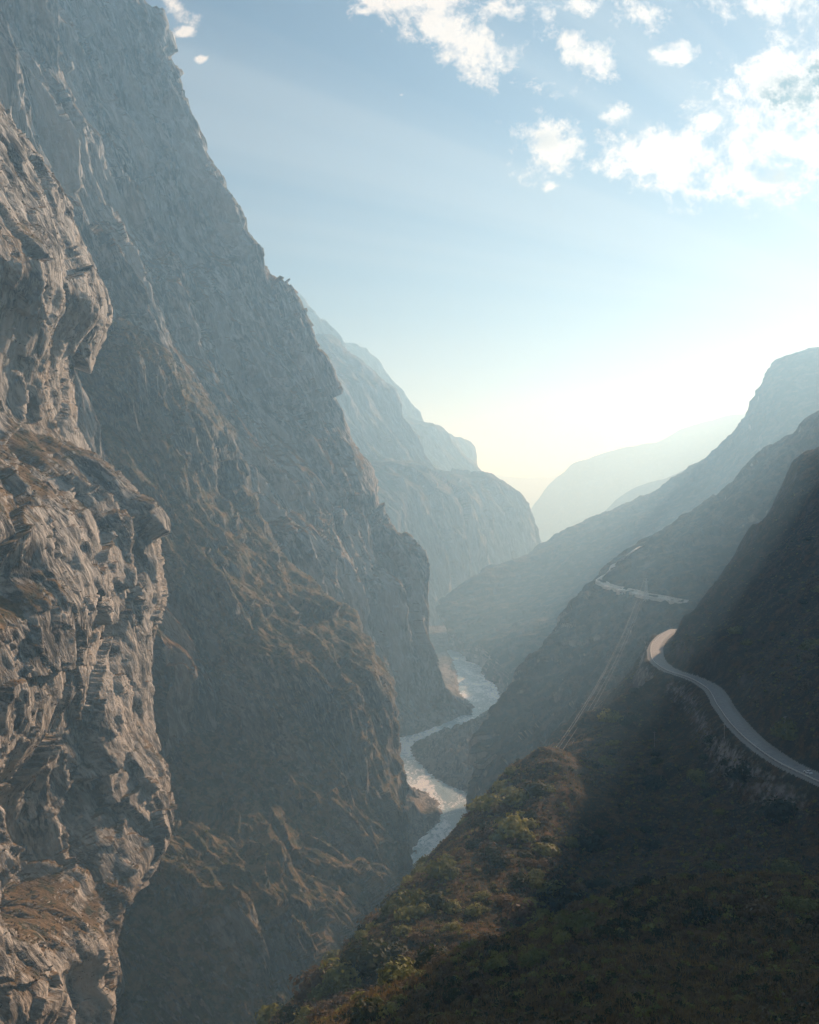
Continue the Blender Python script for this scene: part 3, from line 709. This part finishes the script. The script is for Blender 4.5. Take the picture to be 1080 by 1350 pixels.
# thin by world area so that the far slope is not overcrowded (log sampling favours near ground)
sz = np.exp(rng.normal(.35, .42, n))*(1+.5*np.clip(clump, -1, 1))
sz = np.clip(sz, .7, 4.2)
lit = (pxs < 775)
big = [i for i in idx if clump[i] > -.15 and sz[i] > 1.4 and 200 < dsd[i] < 760 and not (pys[i] < 1010 and lit[i])]
rng.shuffle(big)
chosen = []
for i in big:
    if len(chosen) >= 300: break
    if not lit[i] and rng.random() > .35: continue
    if any((xs[i]-xs[j])**2+(dsd[i]-dsd[j])**2 < (1.15*(sz[i]+sz[j])/1.0)**2*.55 for j in chosen): continue
    chosen.append(i)
for i in chosen:
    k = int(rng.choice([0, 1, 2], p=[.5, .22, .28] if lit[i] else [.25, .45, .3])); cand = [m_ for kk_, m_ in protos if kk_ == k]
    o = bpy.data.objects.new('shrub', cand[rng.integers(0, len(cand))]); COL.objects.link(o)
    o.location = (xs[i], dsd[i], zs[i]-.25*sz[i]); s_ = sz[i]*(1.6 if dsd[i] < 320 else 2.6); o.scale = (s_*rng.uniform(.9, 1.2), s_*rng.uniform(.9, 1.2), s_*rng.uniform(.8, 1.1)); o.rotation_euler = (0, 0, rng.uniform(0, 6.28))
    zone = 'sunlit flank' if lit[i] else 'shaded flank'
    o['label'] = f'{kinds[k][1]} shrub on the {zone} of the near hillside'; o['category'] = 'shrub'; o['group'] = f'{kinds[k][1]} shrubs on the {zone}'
# undergrowth that nobody could count
def scatter(name, pts, rad, nleaf, lsize, mats, seed, lobes=4, **pr):
    base = [leaf_cloud(1.0, nleaf, lsize, lobes, seed+q, .7) for q in range(12)]
    R_ = np.random.default_rng(seed); pick = R_.integers(0, 12, len(pts)); ang = R_.uniform(0, 6.28, len(pts))
    V_ = np.stack(base)[pick]; c_, s_ = np.cos(ang)[:, None], np.sin(ang)[:, None]
    x = V_[..., 0]*c_-V_[..., 1]*s_; y = V_[..., 0]*s_+V_[..., 1]*c_
    V_ = np.stack([x, y, V_[..., 2]], -1)*np.asarray(rad)[:, None, None]+np.asarray(pts)[:, None, :]
    me = new_mesh(name, V_.reshape(-1, 3), quads(len(pts)*nleaf), False)
    for m_ in mats: me.materials.append(m_)
    mi = np.repeat(R_.choice(len(mats), len(pts), p=pr.pop('p', None)), nleaf).astype(np.int32); me.polygons.foreach_set('material_index', mi)
    return link(name, me, kind='stuff', **pr)
drym = leaf_mat('dry_brush', (.12, .085, .045), (.19, .14, .075))
cs = set(chosen); rest = np.array([i for i in idx if i not in cs])
keep = rest[rng.random(len(rest)) < np.clip((dsd[rest]/420)**1.2, .12, 1)]
keep = keep[(clump[keep] > -.5) | (rng.random(len(keep)) < .3)]
keep = keep[~((pys[keep] < 1010) & lit[keep] & (rng.random(len(keep)) < .6))]
scatter('undergrowth', np.stack([xs[keep], dsd[keep], zs[keep]-.2], 1), np.clip(sz[keep]*.8, .5, 2.2), 60, .17, [kinds[0][2], kinds[1][2], kinds[2][2], drym], 300, p=[.22, .25, .28, .25])
# dry grass
n = 90000
gpx = rng.uniform(-60, 1150, n); gd = np.exp(rng.uniform(np.log(110), np.log(720), n)); gx_ = (gpx-CX)/F*gd; gz_ = near_height(gx_, gd)
gok = (CY-gz_/gd*F < 1420) & (road_dist(gx_, gd)[0] > 9)
gx_, gd_, gz_ = gx_[gok], gd[gok], gz_[gok]; m_ = len(gx_)
bl_ = 3; ang = rng.uniform(0, 6.28, (m_, bl_)); ln = rng.normal(0, .3, (m_, bl_, 2)); hh = rng.uniform(.5, 1.1, (m_, bl_)); wd_ = .10
bx = gx_[:, None]+rng.normal(0, .3, (m_, bl_)); by = gd_[:, None]+rng.normal(0, .3, (m_, bl_)); bz = gz_[:, None]-.1+0*bx
cx_, sx2 = np.cos(ang)*wd_, np.sin(ang)*wd_
v = np.stack([np.stack([bx-cx_, by-sx2, bz], -1), np.stack([bx+cx_, by+sx2, bz], -1), np.stack([bx+ln[..., 0]+cx_*.2, by+ln[..., 1]+sx2*.2, bz+hh], -1), np.stack([bx+ln[..., 0]-cx_*.2, by+ln[..., 1]-sx2*.2, bz+hh], -1)], 2)
link('dry_grass', new_mesh('dry_grass', v.reshape(-1, 3), quads(m_*bl_), False), leaf_mat('dry_grass_blades', (.20, .125, .055), (.30, .20, .10)), kind='stuff')
# scrub on the ledges of the left cliffs
def ledge_scrub(name, gname, nper, rmin, rmax, thr, seed, mats, p):
    v = GRIDS[gname]; nn = normals(v); nn = np.where(nn[..., 2:3] < 0, -nn, nn)
    px_ = v[..., 0]/v[..., 1]*F+CX; py_ = CY-v[..., 2]/v[..., 1]*F
    R_ = np.random.default_rng(seed)
    m = (nn[..., 2] > thr+R_.normal(0, .08, nn.shape[:2])) & (px_ > -30) & (px_ < 700) & (py_ > -30) & (py_ < 1400)
    q = np.argwhere(m); q = q[R_.permutation(len(q))[:nper]]
    pts = v[q[:, 0], q[:, 1]]; rad = np.clip(np.exp(R_.normal(math.log((rmin+rmax)/2.4), .35, len(q))), rmin, rmax)
    scatter(name, pts-np.array([0, 0, .2])*rad[:, None], rad, 22, .28, mats, seed+1, 3, p=p)
ledge_scrub('cliff_scrub', 'left_cliff', 6000, .6, 2.2, .5, 600, [drym, kinds[2][2], kinds[1][2]], [.5, .3, .2])
ledge_scrub('buttress_scrub', 'left_buttress', 14000, .8, 3.0, .42, 700, [drym, kinds[2][2], kinds[0][2], kinds[1][2]], [.35, .3, .2, .15])
ledge_scrub('spur_scrub', 'road_spur', 1, 1, 3.0, .2, 700, [kinds[1][2]], [1.]) if False else None

# ------------------------------------------------------------------ air
m, nt = nodes('haze_air')
pv = N(nt, 'ShaderNodeVolumePrincipled')
pv.inputs['Color'].default_value = (.38, .70, 1.0, 1)
pv.inputs["Density"].default_value = 2.3e-4
pv.inputs['Absorption Color'].default_value = (1, 1, 1, 1)
pv.inputs['Anisotropy'].default_value = .40
o = N(nt, 'ShaderNodeOutputMaterial'); L(nt, pv.outputs[0], o.inputs['Volume'])
x0, x1, y0, y1, z0, z1 = -9500, 9500, -1000, 19000, -475, 1085
vs = [(x, y, z) for z in (z0, z1) for y in (y0, y1) for x in (x0, x1)]
fs = [(0, 2, 3, 1), (4, 5, 7, 6), (0, 1, 5, 4), (2, 6, 7, 3), (0, 4, 6, 2), (1, 3, 7, 5)]
link('haze', new_mesh('haze', vs, fs, False), m, kind='stuff')

# ------------------------------------------------------------------ sky
w = bpy.data.worlds.new('World'); S.world = w; w.use_nodes = True
nt = w.node_tree; nt.nodes.clear()
sky = N(nt, 'ShaderNodeTexSky', sky_type='NISHITA', sun_disc=False, sun_elevation=math.radians(SUN_EL), sun_rotation=math.radians(SUN_AZ), altitude=1800, air_density=1.0, dust_density=.9, ozone_density=2.5)
tc = N(nt, 'ShaderNodeTexCoord')
sp = N(nt, 'ShaderNodeSeparateXYZ'); L(nt, tc.outputs['Generated'], sp.inputs[0])
yy = mth(nt, 'MAXIMUM', sp.outputs[1], .05)
U = mth(nt, 'DIVIDE', sp.outputs[0], yy); V = mth(nt, 'DIVIDE', sp.outputs[2], yy)
cb = N(nt, 'ShaderNodeCombineXYZ'); L(nt, U, cb.inputs[0]); L(nt, V, cb.inputs[1])
UV = cb.outputs[0]
def blob(cx, cy, rx, ry, ang=0):
    mp = N(nt, 'ShaderNodeMapping', vector_type='TEXTURE')
    mp.inputs['Location'].default_value = ((cx-CX)/F, (CY-cy)/F, 0); mp.inputs['Rotation'].default_value = (0, 0, math.radians(ang)); mp.inputs['Scale'].default_value = (rx/F, ry/F, 1)
    L(nt, UV, mp.inputs[0]); ln = N(nt, 'ShaderNodeVectorMath', operation='LENGTH'); L(nt, mp.outputs[0], ln.inputs[0])
    return mth(nt, 'SUBTRACT', 1.0, ln.outputs['Value'])
blobs = [(600, 45, 140, 42, -28), (680, 15, 60, 30, 0), (760, 70, 75, 28, -32), (545, 0, 90, 30, 0), (850, 18, 52, 26, -20), (893, 74, 34, 20, 15), (1010, 8, 95, 34, 8), (1050, 108, 120, 78, 25), (990, 150, 60, 34, 20),
         (718, 192, 56, 48, 0), (727, 246, 14, 9, 0), (822, 149, 34, 16, 5), (885, 205, 110, 48, 0), (1010, 195, 150, 70, 0), (940, 160, 50, 24, 0), (225, 5, 34, 20, -30), (240, 42, 16, 8, 0), (264, 78, 10, 6, 0), (1000, 235, 130, 40, 0), (770, 5, 30, 18, 0), (480, 15, 14, 9, 0), (528, 125, 9, 6, 0)]
mk = None
for bl in blobs:
    v = blob(*bl); mk = v if mk is None else mth(nt, 'MAXIMUM', mk, v)
mk = mth(nt, 'MAXIMUM', mk, -1.2)
def fb(off):
    mp = N(nt, 'ShaderNodeMapping'); mp.inputs['Location'].default_value = off; L(nt, UV, mp.inputs[0])
    a = noise(nt, mp.outputs[0], 13, 10, .68, .35); b_ = noise(nt, mp.outputs[0], 55, 7, .7)
    return mth(nt, 'ADD', mth(nt, 'MULTIPLY', mth(nt, 'SUBTRACT', a, .5), 4.2), mth(nt, 'MULTIPLY', mth(nt, 'SUBTRACT', b_, .5), 2.2))
d0 = mth(nt, 'ADD', mk, fb((0, 0, 0)))
dens = smooth(nt, d0, .0, .95)
thick = smooth(nt, d0, .5, 1.35)
# brightness of the cloud: thin rims bright, thick cores a little grey; strongest toward the upper right cloud
dk = mth(nt, 'MULTIPLY', mth(nt, 'MULTIPLY', smooth(nt, blob(1068, 118, 110, 52, 22), 0, .55), smooth(nt, noise(nt, UV, 26, 7, .65), .32, .56)), smooth(nt, d0, .5, 1.1))
dk2 = mth(nt, 'MULTIPLY', smooth(nt, blob(1020, 232, 40, 16, 0), 0, .6), .6)
dk3 = mth(nt, 'MULTIPLY', smooth(nt, blob(718, 185, 34, 22, 0), 0, .9), .35)
dk = mth(nt, 'MAXIMUM', mth(nt, 'MAXIMUM', dk, dk2), mth(nt, 'MAXIMUM', dk3, mth(nt, 'MULTIPLY', thick, .12)))
ccol = mixc(nt, dk, (13.0, 12.2, 11.4), (1.2, 1.7, 2.2))
# long pale and dark shafts fanning out from the sun across the upper sky
su, sv = math.tan(math.radians(SUN_AZ)), math.tan(math.radians(SUN_EL))/math.cos(math.radians(SUN_AZ))
an = mth(nt, 'ARCTAN2', mth(nt, 'SUBTRACT', V, .17), mth(nt, 'SUBTRACT', .62, U))
cba = N(nt, 'ShaderNodeCombineXYZ'); L(nt, an, cba.inputs[0])
ry_ = noise(nt, cba.outputs[0], 5.5, 3, .55)
skc = mixc(nt, mth(nt, 'MULTIPLY', smooth(nt, ry_, .42, .62), .35), sky.outputs[0], (6.5, 7.5, 8.5))
skc = mixc(nt, dens, skc, ccol)
bg = N(nt, 'ShaderNodeBackground'); L(nt, skc, bg.inputs[0]); bg.inputs[1].default_value = .052
o = N(nt, 'ShaderNodeOutputWorld'); L(nt, bg.outputs[0], o.inputs[0])
w.cycles.sampling_method = 'MANUAL'; w.cycles.sample_map_resolution = 512

sl = bpy.data.lights.new('sun', 'SUN'); sl.energy = 5.0; sl.angle = math.radians(.53); sl.color = (1.0, .875, .765)
so = bpy.data.objects.new('sun', sl); COL.objects.link(so)
sd_ = Vector((math.sin(math.radians(SUN_AZ))*math.cos(math.radians(SUN_EL)), math.cos(math.radians(SUN_AZ))*math.cos(math.radians(SUN_EL)), math.sin(math.radians(SUN_EL))))
so.rotation_euler = sd_.to_track_quat('Z', 'Y').to_euler()
so.location = (900, 1200, 980)

cam = bpy.data.cameras.new('camera'); co = bpy.data.objects.new('camera', cam); COL.objects.link(co)
cam.sensor_fit = 'VERTICAL'; cam.sensor_height = 24; cam.lens = F/1350*24; cam.clip_start = .5; cam.clip_end = 80000
co.rotation_euler = (math.radians(90), 0, 0); S.camera = co

S.render.engine = 'CYCLES'
cy = S.cycles; cy.use_denoising = True; cy.volume_bounces = 2; cy.max_bounces = 6; cy.diffuse_bounces = 3; cy.use_adaptive_sampling = True; cy.adaptive_threshold = .02
S.view_settings.view_transform = 'Standard'; S.view_settings.look = 'None'; S.view_settings.gamma = 1; S.view_settings.exposure = 0.48
